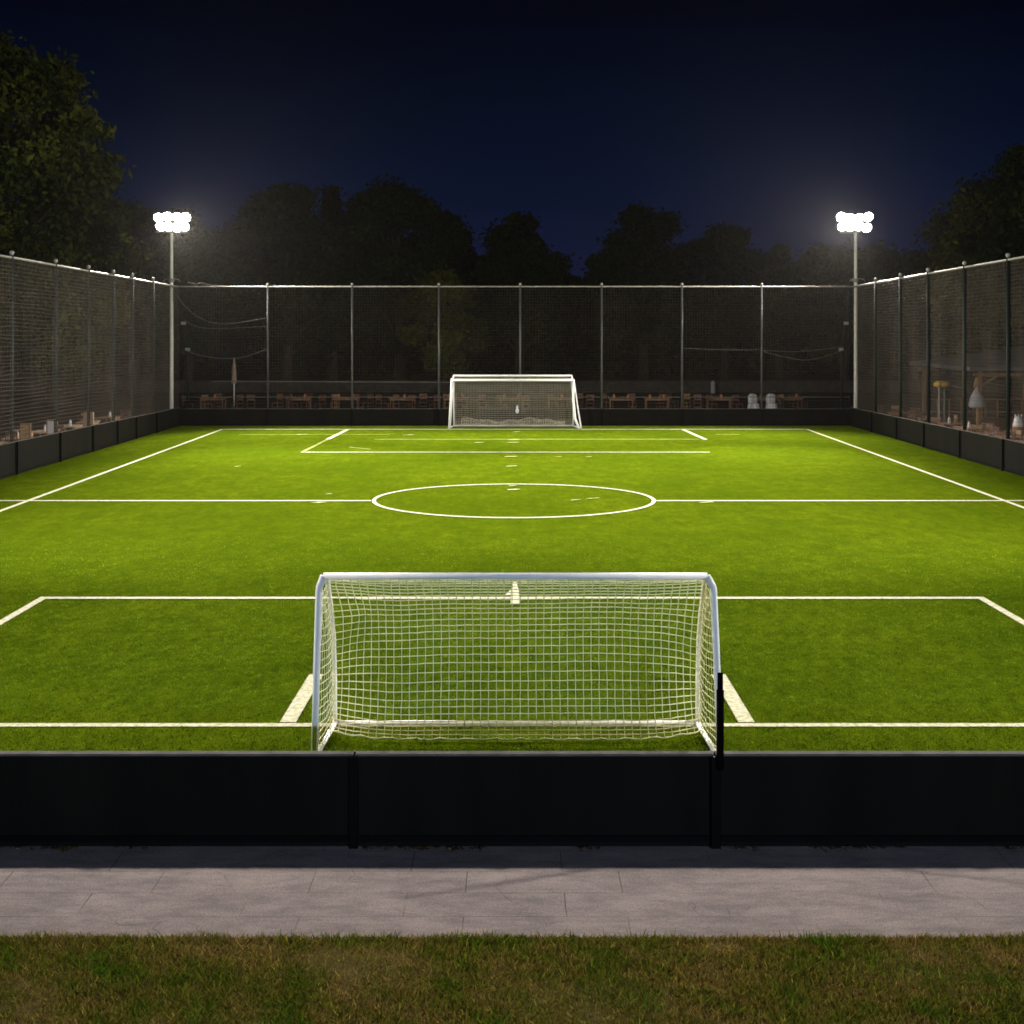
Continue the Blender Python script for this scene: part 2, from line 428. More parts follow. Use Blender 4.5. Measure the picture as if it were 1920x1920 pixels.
def dashes(m):
    for px, py, w, l in ((597,943,.22,.45),(1325,942.5,.24,.35),(963,918.5,.22,.42),(961,911.5,.14,.34),(1080,938,.17,.25),(1112,935,.22,.22),
                         (963,825,.28,.45),(962,830,.3,.5),(958,856.5,.28,.45),(959,874.5,.22,.4),(898,830,.25,.4),(1046,857,.16,.3),(1104,857,.14,.3),
                         (968,810,.2,.5),(566,815,.3,.5),(766,816,.3,.4),(616,927,.12,.2),(446,875,.12,.3)):
        x, y = gp(px, py); 
        k = 7; r = random.Random(int(px)); n0 = len(m.v)
        for i in range(k):
            f = i/(k-1)*2-1; hh = l*.30*(1-f*f*.7)*r.uniform(.6,1.2); m.v += [(x+w*.85*f, y+.08*f-hh, .016), (x+w*.85*f, y+.08*f+hh, .016)]
        for i in range(k-1): m.f.append((n0+2*i, n0+2*i+2, n0+2*i+3, n0+2*i+1))
mark('paint_mark', 'small stray white paint marks scattered over the pitch', dashes, 'old_line')

# ------------------------------------------------------------------ perimeter boards
def board_wall(label, a, b, posts, hfun, inner, group, thick=.05, proud=.05):
    """a, b: the two ground ends; posts: distances along; inner: unit normal towards the pitch"""
    a = Vector((a[0],a[1],0)); b = Vector((b[0],b[1],0)); d = (b-a); Ln = d.length; d.normalize(); n = Vector((inner[0],inner[1],0))
    root = thing('perimeter_board', label, 'board wall', a, 0, group)
    def obox(mb, t0, t1, o0, o1, z00, z01, z10, z11):
        k = len(mb.v)
        for t, zb, zt in ((t0,z00,z01),(t1,z10,z11)):
            for o in (o0, o1):
                for z in (zb, zt):
                    q = d*t+n*o; mb.v.append((q.x,q.y,z))
        mb.f += [(k,k+1,k+3,k+2),(k+4,k+6,k+7,k+5),(k,k+4,k+5,k+1),(k+2,k+3,k+7,k+6),(k+1,k+5,k+7,k+3),(k,k+2,k+6,k+4)]
    cuts = sorted(set([0.]+[p for p in posts if .2 < p < Ln-.2]+[Ln]))
    H = lambda t: hfun((a+d*t).y)
    for t0, t1 in zip(cuts, cuts[1:]):
        mb = MB(); obox(mb, t0+.004, t1-.004, -thick/2, thick/2, -.015, H(t0)-.03, -.015, H(t1)-.03)
        mb.build('panel', 'board', root)
        mb = MB(); obox(mb, t0+.01, t1-.01, -.024-thick/2, thick/2+.024, H(t0)-.028, H(t0)-.006, H(t1)-.028, H(t1)-.006); mb.build('top_cap', 'cap', root, bevel=.006)
        mb = MB(); obox(mb, t0+.05, t1-.05, thick/2+.003, thick/2+.02, .03, .085, .03, .085); obox(mb, t0+.05, t1-.05, -thick/2-.02, -thick/2-.003, .03, .085, .03, .085)
        mb.build('foot_rail', 'board_post', root)
    for t in posts:
        mb = MB(); obox(mb, t-.042, t+.042, thick/2+.026, thick/2+.026+proud, -.01, H(t)-.02, -.01, H(t)-.02)
        obox(mb, t-.042, t+.042, -thick/2-.026-proud, -thick/2-.026, -.01, H(t)-.02, -.01, H(t)-.02); mb.build('upright', 'board_post', root, bevel=.006)
    return root

near_posts = [x-XL for x in np.arange(-1.40-3.2*4, XR, 3.2) if XL+.3 < x < XR-.3]
G = 'black rebound boards around the pitch'
near_board = board_wall('long black rebound board beside the near footpath, lowest in view', (XL,YN), (XR,YN), near_posts, lambda y: .82, (0,1), G).name
back_x = [-11.35, -7.43, -3.40, .38, 4.17, 7.90, 11.60]
board_wall('black rebound board across the far end behind the far goal', (XL,YB), (XR,YB), [x-XL for x in back_x], lambda y: .80, (0,-1), G)
yl = [44.7, 49.0, 52.8, 56.1, 58.9, 62.3]; yr_ = [45.9, 50.3, 54.7, 58.6, 62.6]
yl = list(np.arange(15.6, 43, 4.15))+yl; yr_ = list(np.arange(16.2, 44, 4.2))+yr_
board_wall('black rebound board down the left side of the pitch', (XL,YN+.1), (XL,YB-.05), [y-YN-.1 for y in yl], hb, (1,0), G)
board_wall('black rebound board down the right side of the pitch', (XR,YN+.1), (XR,YB-.05), [y-YN-.1 for y in yr_], hb, (-1,0), G)
t = MB(); t.tube([(0,0,.70),(0,0,1.40)], .033, 10); t.tube([(0,0,1.39),(0,0,1.55)], .025, 10)
o = t.build('extension_pole', 'black_pole', bpy.data.objects[near_board], True); o.location = (1.832-XL, -.13, 0)
o['label'] = 'black pole rising above the board in front of the goal post'

# ------------------------------------------------------------------ tall net fences
CELL = .13
def fence(label, side, posts):
    X = XL-.11 if side < 0 else XR+.11
    root = thing('net_fence', label, 'net fence', (X, YB, 0), 0, 'tall net fences around the pitch')
    Y0, Y1 = YN, YB+.1
    for y in posts:
        p = MB(); h = hf(y)
        p.tube([(0,y-YB,-.02),(0,y-YB,h+.06)], .062, 10); po = p.build('post', 'post_green', root, True)
        c = MB(); c.lathe([(.03,h+.06),(.05,h+.09),(.075,h+.13),(.07,h+.18),(.03,h+.215),(.006,h+.22)], 12, 0, y-YB); c.build('post_cap', 'galv', po, True)
    mb = MB(); ys = np.arange(Y0, Y1+.01, 2.0)
    mb.tube([(0,y-YB,hf(y)) for y in list(ys)+[Y1]], .036, 8); mb.build('top_rail', 'galv', root, True)
    rr = random.Random(5+side); n = MB()
    rows = int(6.2/CELL)
    for k in range(rows):
        u = k/(rows-1); pts = []
        for i, y in enumerate(np.arange(Y0, Y1+.1, 1.05)):
            z = hb(y)-.05+u*(hf(y)-hb(y)); sag = .05*math.sin(i*1.3+k*.31)*math.sin(k*.8)*(1-abs(2*u-1))
            pts.append((.05+.02*math.sin(k+i*2.), y-YB, z+sag+rr.uniform(-.012,.012)))
        n.tube(pts, .0042, 3, False)
    y = Y0
    while y < Y1:
        w = .03*math.sin(y*2.1); zt = hf(y); zb = hb(y)-.05
        n.tube([(.05+w*.3, y-YB, zb), (.05+w, y-YB+.02*math.sin(y*9), zb+(zt-zb)*.5), (.05, y-YB, zt)], .0042, 3, False); y += CELL
    n.build('netting', 'net_dark', root)
    return root
fence('tall dark net fence down the left side of the pitch', -1, yl)
fence('tall dark net fence down the right side of the pitch', 1, yr_)

def back_fence():
    Y = YB+.12
    root = thing('net_fence', 'tall dark net fence across the far end behind the far goal', 'net fence', (0,Y,0), 0, 'tall net fences around the pitch')
    h = 6.45
    for x in back_x:
        p = MB(); p.tube([(x,0,-.02),(x,0,h+.05)], .048, 10); po = p.build('post', 'post_grey', root, True)
        c = MB(); c.lathe([(.03,h+.05),(.06,h+.09),(.055,h+.15),(.006,h+.18)], 12, x, 0); c.build('post_cap', 'galv', po, True)
    mb = MB(); mb.tube([(XL-.4,0,h),(XR+.4,0,h)], .036, 8); mb.build('top_rail', 'galv', root, True)
    for x0, x1, x2, nm in ((XL-.2,XL+.16,XL+.36,'l'),(XR-.05,XR-.18,XR-.42,'r')):
        p = MB(); p.tube([(x0,-.05,h-.15),(x1,-.05,4.75),(x2,-.05,3.55),(x2+.02,-.05,.8)], .045, 8); p.build('corner_stay', 'post_green', root, True)
        k = MB(); k.box(x1-.1,x1+.1,-.1,0,4.68,4.82); k.build('stay_clamp', 'galv', root); k = MB(); k.box(x2-.1,x2+.1,-.1,0,3.46,3.6); k.build('stay_clamp', 'galv', root)
    edges = [XL]+back_x+[XR]
    n = MB(); rr = random.Random(3); rows = int(5.7/CELL)
    for b, (x0, x1) in enumerate(zip(edges, edges[1:])):
        sagm = .62 if b in (0, len(edges)-2) else .05
        for k in range(rows):
            u = k/(rows-1); pts = []
            for i in range(7):
                f = i/6; s = sagm*4*f*(1-f)*(max(0, u-.35)/.65)**1.5*(1+.3*math.sin(k*.9))
                pts.append((x0+(x1-x0)*f, .04+.02*math.sin(k+i), .75+u*(h-.75)-s*(.25+.75*(1-u)+.15)))
            n.tube(pts, .0036, 3, False)
    x = XL
    while x < XR:
        n.tube([(x,.04,.75),(x+.02*math.sin(x*7),.05+.02*math.sin(x*3),3.6),(x,.04,h)], .0036+.0012*math.sin(x*1.7), 3, False); x += CELL
    n.build('netting', 'net_back', root)
    w = MB(); w.tube([(XL+1.5,.05,2.05),(-2,.05,2.0),(2.6,.05,2.05)], .018, 5); w.tube([(XL,.05,1.32),(XR,.05,1.32)], .014, 5)
    w.build('tension_wire', 'rope', root)
    return root
back_fence()

def rope(label, pix, Y, r=.02):
    s = F_PX/Y; pts = [((px-960)/s, Y, CAM_H-(py-H_PX)/s) for px, py in pix]
    # smooth through the measured points
    out = []
    for i in range(len(pts)-1):
        p0 = pts[max(i-1,0)]; p1 = pts[i]; p2 = pts[i+1]; p3 = pts[min(i+2,len(pts)-1)]
        for k in range(6):
            t = k/6
            out.append(tuple(.5*((2*b)+(c-a)*t+(2*a-5*b+4*c-d)*t*t+(3*b-a-3*c+d)*t**3) for a,b,c,d in zip(p0,p1,p2,p3)))
    out.append(pts[-1])
    tag(MB().tube(out, r, 5).build('slack_rope', 'rope', None, True), label, 'rope', 'slack ropes hanging on the far net')
YR = 66.75
rope('slack rope curving down from the far left fence corner', [(331,552),(345,572),(368,592),(395,604),(430,607),(500,596)], YR, .015)
rope('slack rope looping low between the far left stay and first post', [(345,655),(370,665),(402,671),(440,672),(462,668),(500,655)], YR, .015)
rope('short slack rope end under the upper loop in the far left corner', [(346,600),(362,610),(400,616),(500,612)], YR, .012)
rope('slack rope sagging between the last post and far right stay', [(1431,659),(1470,669),(1510,675),(1545,669),(1582,656)], YR, .015)
rope('straight cord stretched left of the far right slack rope', [(1280,653),(1330,655),(1386,656),(1430,655)], YR, .012)
rope('tight cord just above the far right slack rope', [(1431,657),(1500,659),(1582,650)], YR, .012)
rope('frayed rope lying along the top rail near the left floodlight', [(352,529),(368,533),(376,531),(398,535),(430,537)], YB+.12, .03)

# ------------------------------------------------------------------ floodlight masts
LAMPS = []
def mast(label, X, Y, aim, zt=9.55, spots=(), nm='floodlight_mast'):
    root = thing(nm, label, 'floodlight', (X,Y,0), 0, 'floodlight masts at the corners')
    rz = math.atan2(aim[1]-Y, aim[0]-X) + math.pi/2                     # local -y looks at the pitch
    root.rotation_euler = (0,0,rz)
    p = MB(); p.tube([(0,0,-.03),(0,0,2),(0,0,zt-.4),(0,0,zt+.25)], [.095,.09,.07,.06], 14); p.build('pole', 'mast_paint', root, True)
    b = MB(); b.lathe([(.22,-.02),(.22,.03),(.14,.05),(.13,.30),(.10,.34)], 14); b.build('base_plate', 'mast_paint', root)
    c = MB()
    for k in range(3):
        a = 2*math.pi*k/3+.3
        c.tube([(0,0,6.74),(.16*math.cos(a),.16*math.sin(a),6.84),(.36*math.cos(a),.36*math.sin(a),6.80),(.44*math.cos(a),.44*math.sin(a),6.70)], .022, 6)
    c.lathe([(.10,6.66),(.13,6.70),(.13,6.78),(.10,6.82)], 12); c.build('climb_guard', 'galv', root, True)
    a = MB(); a.box(-.82,.82,-.09,-.02,zt+.10,zt+.17); a.box(-.72,.72,-.09,-.02,zt-.58,zt-.51); a.box(-.05,.05,-.02,.07,zt-.6,zt+.2); a.build('crossarm', 'galv', root)
    for row, (z0, w) in enumerate(((zt+.17, .63),(zt-.27, .56))):
        for i in range(4):
            x = -w+2*w*i/3+rnd.uniform(-.03,.03); z = z0+rnd.uniform(-.05,.05)
            h = MB(); ang = math.radians(28)
            def R(q): 
                yy, zz = q[1], q[2]; return (x+q[0], -.17+yy*math.cos(ang)-zz*math.sin(ang)*-1, z+zz*math.cos(ang)+yy*math.sin(ang)*1)
            bx = MB(); bx.box(-.205,.205,-.10,.0,-.245,.245); bx.box(-.12,.12,.0,.10,-.13,.13)
            hd = MB(); hd.v = [R(q) for q in bx.v]; hd.f = bx.f; ho = hd.build('floodlight', 'housing', root, bevel=.01)
            ln = MB(); ln.quad(*[R(((.215*math.cos(q*math.pi/6)),-.104,.24*math.sin(q*math.pi/6))) for q in range(12)]); ln.build('lens', 'lens', ho)
    for (tx, ty, tz, cone, P, col) in spots:
        L = bpy.data.lights.new('lamp', 'SPOT'); L.energy = P; L.spot_size = math.radians(cone); L.spot_blend = 1.; L.shadow_soft_size = .30; L.color = col
        lo = bpy.data.objects.new('floodlight_beam', L); COL.objects.link(lo)
        pos = Vector((X,Y,zt-.2)) + (Vector((tx,ty,0))-Vector((X,Y,0))).normalized()*.42
        lo.location = pos; lo.rotation_euler = (Vector((tx,ty,tz))-pos).to_track_quat('-Z','Y').to_euler()
    return root
WARM = (1, .92, .80)
def far_spots(s): return [(0,33,0,50,132000,WARM), (-5*s,45,0,110,40000,WARM), (-10*s,51,0,50,44000,WARM), (-.75*14*s,58,0,165,3400,WARM)]
def near_spots(s): return [(0,21,0,110,7200,WARM), (0,46,0,70,44000,WARM), (-10*s,12,0,70,8200,WARM), (-5*s,28,0,50,11500,WARM), (6*s,12,0,110,6000,WARM)]
mast('lit floodlight mast behind the far left corner of the pitch', -15.9, 67.25, (0,30), 9.55, far_spots(-1))
mast('lit floodlight mast behind the far right corner of the pitch', 16.05, 67.25, (0,30), 9.55, far_spots(1))
mast('lit floodlight mast beside the near left end of the pitch', -16.6, 18.4, (0,40), 10, near_spots(-1))
mast('lit floodlight mast beside the near right end of the pitch', 16.9, 18.4, (0,40), 10, near_spots(1))
mast('lit floodlight mast standing on the lawn behind the viewer', 6, -26, (0,20), 8, [(0,15,1.5,44,26000,(.56,.74,1.))])

# ------------------------------------------------------------------ near goal
def grid_net(mb, rows, r, n=4):
    """rows: list of lists of points; draws every row and every column as cords"""
    for ro in rows: mb.tube(ro, r, n, False)
    for c in range(len(rows[0])): mb.tube([ro[c] for ro in rows], r, n, False)

def near_goal():
    root = thing('football_goal', 'white football goal with square mesh net close behind the near board', 'goal', (0,15.18,0), 0, 'football goals')
    oy = 15.18
    b = MB(); b.tube([(-1.985,0,1.967),(2.055,0,1.967)], .036, 14); b.build('crossbar', 'white_paint_metal', root, True)
    for x0, x1, x2 in ((-1.985,-2.035,-2.085),(2.055,2.125,2.20)):
        p = MB(); p.tube([(x0,0,1.967),(x1-(x1-x0)*.12,0,1.86),(x1,0,1.815),(x1+(x2-x1)*.5,0,.95),(x2,0,-.01)], .037, 14); po = p.build('post', 'white_paint_metal', root, True)
        k = MB(); k.tube([(x2,0,.0),(x2,0,.12)], .043, 14); k.build('post_sleeve', 'white_paint_metal', po, True)
    prof = [(15.20,1.955),(15.40,1.90),(15.65,1.71),(16.0,1.40),(16.28,1.05),(16.48,.52),(16.60,.03)]
    xl = lambda t: -1.965-.075*t; xr = lambda t: 2.05+.09*t
    def prof_at(u):
        k = u*(len(prof)-1); i = min(int(k), len(prof)-2); f = k-i
        return (prof[i][0]+(prof[i+1][0]-prof[i][0])*f, prof[i][1]+(prof[i+1][1]-prof[i][1])*f)
    for fx in (xl, xr):
        h = MB(); h.tube([(fx(i/24), prof_at(i/24)[0]-oy, prof_at(i/24)[1]) for i in range(25)], .026, 10); h.build('side_hoop', 'white_paint_metal', root, True)
        g = MB(); s = -1 if fx(0) < 0 else 1
        g.tube([(fx(1),16.6-oy,.03),(fx(1)+s*.045,0.02,.03)], .026, 10); g.build('ground_bar', 'white_paint_metal', root, True)
    g = MB(); g.tube([(xl(1),16.6-oy,.03),(xr(1),16.6-oy,.03)], .028, 10); g.build('back_bar', 'white_paint_metal', root, True)
    # back net: hangs from the crossbar, drops inside the hoops, hem above the ground in front of the back bar
    cur = [(15.20,1.945),(15.33,1.87),(15.55,1.73),(15.78,1.52),(15.93,1.25),(16.0,.9),(16.02,.5),(15.98,.2),(15.88,.045)]
    edg = [(15.20,1.945),(15.42,1.87),(15.64,1.70),(15.98,1.38),(16.25,1.02),(16.38,.70),(16.42,.42),(16.34,.18),(16.2,.05)]
    def at(P, u):
        k = u*(len(P)-1); i = min(int(k), len(P)-2); f = k-i
        return Vector((P[i][0]+(P[i+1][0]-P[i][0])*f, P[i][1]+(P[i+1][1]-P[i][1])*f))
    rr = random.Random(2); nc, nr = 48, 30; rows = []
    for i in range(nr):
        u = i/(nr-1); row = []
        for j in range(nc):
            v = j/(nc-1); e = min(v, 1-v); w = math.exp(-(e/.085)**1.3)
            q = at(cur, u).lerp(at(edg, u), w)
            x = xl(u)+(xr(u)-xl(u))*v
            sag = .055*math.sin(math.pi*v)*math.sin(math.pi*min(1,u*1.1)) + .035*math.exp(-((v-.17)/.10)**2)*math.sin(math.pi*u) + .02*math.exp(-((v-.86)/.09)**2)*math.sin(math.pi*u)
            bunch = .05*math.exp(-((v-.05)/.05)**2)*math.exp(-((u-.38)/.12)**2)
            jit = .003 if 0 < i < nr-1 else .0
            row.append((x+bunch+rr.uniform(-jit,jit), q.x-oy+rr.uniform(-.005,.005)-.03*math.sin(v*7)*math.sin(math.pi*u), max(.02, q.y-sag*(1 if i < nr-1 else .2)+rr.uniform(-jit,jit))))
        rows.append(row)
    n = MB(); grid_net(n, rows, .0061)
    n.build('net', 'white_net', root)
    hem = MB(); hem.tube([(p[0], p[1], p[2]+.012*math.sin(k*1.9)) for k, p in enumerate(rows[-1])], .009, 5); hem.build('net_hem', 'white_net', root, True)
    for s, fx, x1, x2 in ((-1, xl, -2.035, -2.085),(1, xr, 2.125, 2.20)):
        nr2, nc2 = 22, 13; rows2 = []
        for i in range(nr2):
            z = 1.80*(1-i/(nr2-1))+.04; row = []
            zs = [p[1] for p in prof][::-1]; ys = [p[0] for p in prof][::-1]
            yb = float(np.interp(z, zs, ys)); xf = x1+(x2-x1)*(1-z/1.82); ub = (yb-15.2)/1.4
            for j in range(nc2):
                f = j/(nc2-1); bow = math.sin(math.pi*f)*math.sin(math.pi*i/(nr2-1))
                row.append((xf+(fx(ub)-xf)*f - s*.05*bow + rr.uniform(-.006,.006), (yb-oy)*f + rr.uniform(-.008,.008), z-.05*math.sin(math.pi*f)+rr.uniform(-.008,.008)))
            rows2.append(row)
        m = MB(); grid_net(m, rows2, .0042); m.build('side_net', 'white_net', root)
near_goal()

def far_goal():
    Y = 64.9
    root = thing('football_goal', 'white football goal at the far end of the pitch', 'goal', (0,Y,0), 0, 'football goals')
    b = MB(); b.tube([(-2.70,0,2.18),(2.76,0,2.18)], .055, 12); b.build('crossbar', 'white_paint_metal', root, True)
    p = MB(); p.tube([(-2.70,0,2.26),(-2.74,0,1.4),(-2.82,0,-.01)], .062, 12); p.build('post', 'white_paint_metal', root, True)
    p = MB(); p.tube([(2.76,0,2.22),(2.76,0,1.3),(2.84,0,.45),(3.02,0,-.01)], .058, 12); p.build('post', 'white_paint_metal', root, True)
    r = MB(); r.tube([(-2.66,.55,2.36),(2.72,.55,2.36)], .042, 10); r.build('rear_top_bar', 'white_paint_metal', root, True)
    for xa, xb, xc in ((-2.66,-2.68,-2.72),(2.72,2.82,3.12)):
        s = MB(); s.tube([(xa,0.0,2.2),(xa,.55,2.36),(xa,.75,2.1),(xb,1.2,1.1),(xb*.99+xc*.01,1.45,.03)], .036, 10); s.build('side_hoop', 'white_paint_metal', root, True)
    g = MB(); g.tube([(3.12,.02,.0),(2.98,.3,.9),(2.80,.5,2.2)], .034, 8); g.build('side_strut', 'white_paint_metal', root, True)
    g = MB(); g.tube([(-2.68,1.45,.03),(2.80,1.45,.03)], .036, 8); g.build('back_bar', 'white_paint_metal', root, True)
    for xa, xb in ((-2.80,-2.68),(3.0,2.80)):
        g = MB(); g.tube([(xa,0,.03),(xb,1.45,.03)], .034, 8); g.build('ground_bar', 'white_paint_metal', root, True)
    rr = random.Random(4); rows = []
    P = [(.55,2.34),(.80,2.05),(1.0,1.5),(1.05,.9),(.95,.35),(1.15,.12),(1.40,.05)]
    for i in range(36):
        u = i/35; k = u*(len(P)-1); a = min(int(k), len(P)-2); f = k-a
        y = P[a][0]+(P[a+1][0]-P[a][0])*f; z = P[a][1]+(P[a+1][1]-P[a][1])*f
        rows.append([(-2.66+5.42*j/79, y+rr.uniform(-.02,.02), max(.02, z-.05*math.sin(math.pi*j/79)*math.sin(math.pi*u)+rr.uniform(-.008,.008))) for j in range(80)])
    n = MB(); grid_net(n, rows, .0052, 3); n.build('net', 'far_net', root)
    # slack net gathered in a roll along the bottom
    m = MB(); rows = []
    for i in range(7):
        rows.append([(-2.3+4.7*j/44, .80+.05*i+rr.uniform(-.05,.05), .14+.30*math.sin(math.pi*i/6)*(.62+.25*math.sin(j*.23+1)+.13*math.sin(j*.71))+rr.uniform(-.03,.03)) for j in range(45)])
    grid_net(m, rows, .007, 3); m.build('net_fold', 'far_net', root)
    k = MB(); k.lathe([(.01,.62),(.07,.66),(.085,.75),(.05,.86),(.03,.98),(.005,1.0)], 10, .24, .85); k.build('net_tag', 'cloth_white', root, True)
far_goal()

# ------------------------------------------------------------------ furniture outside the fences
def make_chair(name, label, wood, group, white=False):
    t = thing(name, label, 'chair', (0,0,0), 0, group)
    s = MB(); s.box(-.21,.21,-.21,.21,.43,.465); s.build('seat', wood, t, bevel=.008)
    b = MB(); b.box(-.21,.21,.20,.23,.80,.93); b.box(-.21,.21,.195,.22,.62,.68)
    for x in (-.11, 0, .11): b.box(x-.018,x+.018,.205,.225,.68,.80)
    b.build('backrest', wood, t)
    for x in (-.19,.19):
        for y in (-.19,.21):
            l = MB(); top = .93 if y > 0 else .43
            l.tube([(x*1.05,y+(.03 if y > 0 else -.02),-.03),(x,y,.43)]+([(x,y+.01,.94)] if y > 0 else []), .020, 6); l.build('leg', wood, t)
    r = MB(); r.box(-.19,.19,-.20,-.18,.20,.23); r.build('stretcher', wood, t); r = MB(); r.box(-.19,.19,.2,.22,.20,.23); r.build('stretcher', wood, t)
    return t
def make_table(name, label, wood, group):
    t = thing(name, label, 'table', (0,0,0), 0, group)
    s = MB()
    for k in range(5): s.box(-.70,.70,-.40+.16*k,-.40+.16*k+.15,.71,.745)
    s.build('tabletop', wood, t)
    a = MB(); a.box(-.62,.62,-.35,-.32,.62,.71); a.build('apron', wood, t); a = MB(); a.box(-.62,.62,.32,.35,.62,.71); a.build('apron', wood, t)
    for x in (-.6,.6):
        for y in (-.32,.32):
            l = MB(); l.tube([(x,y,-.03),(x,y,.70)], .03, 6); l.build('leg', wood, t)
    return t
def make_draped(label):
    t = thing('draped_chair', label, 'chair', (0,0,0), 0, 'white draped chairs behind the far boards')
    s = MB(); s.lathe([(.36,-.03),(.33,.2),(.30,.46),(.27,.50),(.02,.51)], 20, 0, 0, lambda a, z: 1+.06*math.sin(a*9)*(z < .4)); s.build('cover', 'cloth_white', t, True)
    b = MB(); b.lathe([(.24,.45),(.25,.7),(.23,.92),(.15,1.0),(.02,1.02)], 16, 0, .16, lambda a, z: 1 if abs(math.cos(a)) > .7 else .55); b.build('back_cover', 'cloth_white', t, True)
    return t
def make_jug(label, group):
    t = thing('table_lantern', label, 'lantern', (0,0,0), 0, group)
    s = MB(); s.lathe([(.05,0),(.065,.02),(.06,.16),(.03,.19)], 10); s.build('body', 'cloth_white', t, True)
    k = MB(); k.lathe([(.04,.19),(.045,.21),(.01,.24)], 10); k.build('lid', 'cloth_grey', t, True)
    return t
first = {}
def place(kind, mk, loc, rz, label, sc=None):
    if kind not in first:
        o = mk(); first[kind] = o; o.location = loc; o.rotation_euler = (0,0,rz); o['label'] = label
        if sc: o.scale = sc
        return o
    return dup(first[kind], loc, rz, label, sc)
# row beyond the far boards
GF = 'chairs in the row beyond the far boards'
LF = 'small reddish wooden chair in the dim row beyond the far boards'
for i, px in enumerate((352,388,412,445,470,520,548,575,600,628,672,690,715,738,770,792,815,838,868,905,940,985,1030,1085,1106,1140,1185,1240,1262,1285,1308,1335,1383,1462,1488,1505)):
    Y = 76.5+rnd.uniform(0, 2.8); s = F_PX/Y
    if i % 4 == 1: place('cw', lambda: make_chair('wooden_chair','', 'wood', 'pale brown chairs in the far row'), ((px-960)/s,Y,0), rnd.uniform(-1,1)+(0 if i % 3 else math.pi), 'warm brown wooden chair in the dim row beyond the far boards')
    else: place('cr', lambda: make_chair('wooden_chair','', 'wood_red', GF), ((px-960)/s,Y,0), rnd.uniform(-1,1)+(0 if i % 3 else math.pi), LF)
ftabs = []
for i, px in enumerate((400,560,650,755,855,960,1050,1165,1232,1348,1440,1480)):
    Y = 77.4+.8*rnd.random(); s = F_PX/Y; ftabs.append(((px-960)/s, Y))
    place('tf', lambda: make_table('wooden_table','', 'wood', 'tables in the row beyond the far boards'), ((px-960)/s,Y,0), rnd.uniform(-.15,.15), 'slatted wooden table in the dim row beyond the far boards')
for px, lb in ((1413,'white draped chair left of the right-hand far post'),(1447,'white draped chair right of the right-hand far post')):
    Y = 76.8; s = F_PX/Y
    place('dr', lambda: make_draped(''), ((px-960)/s,Y,0), .2, lb)
def mk_orange():
    o = make_jug('', 'small orange lanterns in the far row')
    for ch, m_ in zip(o.children, ('lantern_orange', 'wood')): ch.data.materials[0] = M[m_]
    return o
for i, (X, Y) in enumerate(ftabs):
    for dx in ((-.4, .35) if i % 3 else (.1,)):
        place('jo', mk_orange, (X+dx, Y-.15, .745), 0, 'small orange lantern standing on a table beyond the far boards', (1.1,1.1,1.0))
# left terrace
GL = 'chairs on the terrace beyond the left fence'; GT = 'tables on the terrace beyond the left fence'
for i, (px, Y) in enumerate(((18,45.5),(62,47.6),(86,47.2),(100,49),(122,49.5),(143,51.4),(158,52.5),(187,54),(203,55.6),(224,57.0),(240,58.2),(262,60),(282,61.5),(70,50.5))):
    X = (px-960)/(F_PX/Y)
    place('clp' if i % 2 else 'clr', lambda: make_chair('terrace_chair','', 'wood_pale' if i % 2 else 'wood_red', GL), (min(X, XL-1.2)-.5*(i % 3),Y,0), rnd.uniform(0,6.28),
          'pale wooden chair on the terrace beyond the left fence' if i % 2 else 'red-brown wooden chair on the terrace beyond the left fence', (1.05,1.05,1.08))
tabs = []
for i, (px, Y) in enumerate(((40,47.5),(85,50),(135,53),(175,56),(212,58.5),(255,61.5))):
    X = min((px-960)/(F_PX/Y), XL-1.5)-.3
    place('tl', lambda: make_table('terrace_table','', 'wood_pale', GT), (X,Y,0), rnd.uniform(-.2,.2)+1.57, 'wooden table on the terrace beyond the left fence'); tabs.append((X,Y))
for X, Y in tabs:
    place('jl', lambda: make_jug('', 'white lanterns on the left terrace tables'), (X+.1,Y-.2,.745), 0, 'small white lantern standing on a left terrace table', (.9,.9,1.1))
def panel(label, px, Y, w, h, m1, m2):
    X = min((px-960)/(F_PX/Y), XL-.9)
    t = thing('menu_board', label, 'board', (X,Y,0), -.5, 'boards standing beyond the left fence')
    a = MB(); a.box(-w/2,w/2,-.02,.02,.25,h); a.build('panel', m1, t, bevel=.006)
    f = MB(); f.box(-w/2-.05,-w/2,-.03,.03,-.03,h+.05); f.box(w/2,w/2+.05,-.03,.03,-.03,h+.05); f.box(-w/2,w/2,-.03,.03,h,h+.05); f.build('frame', m2, t)
panel('pale cream board standing low behind the left fence boards', 192, 55.5, .42, 1.25, 'cloth_beige', 'wood_pale')
panel('white board in wooden frame behind the third left fence post', 118, 51, .34, 1.25, 'cloth_white', 'wood')
panel('orange-brown board beside the nearest left fence post', 84, 48.3, .40, 1.30, 'wood_pale', 'wood')
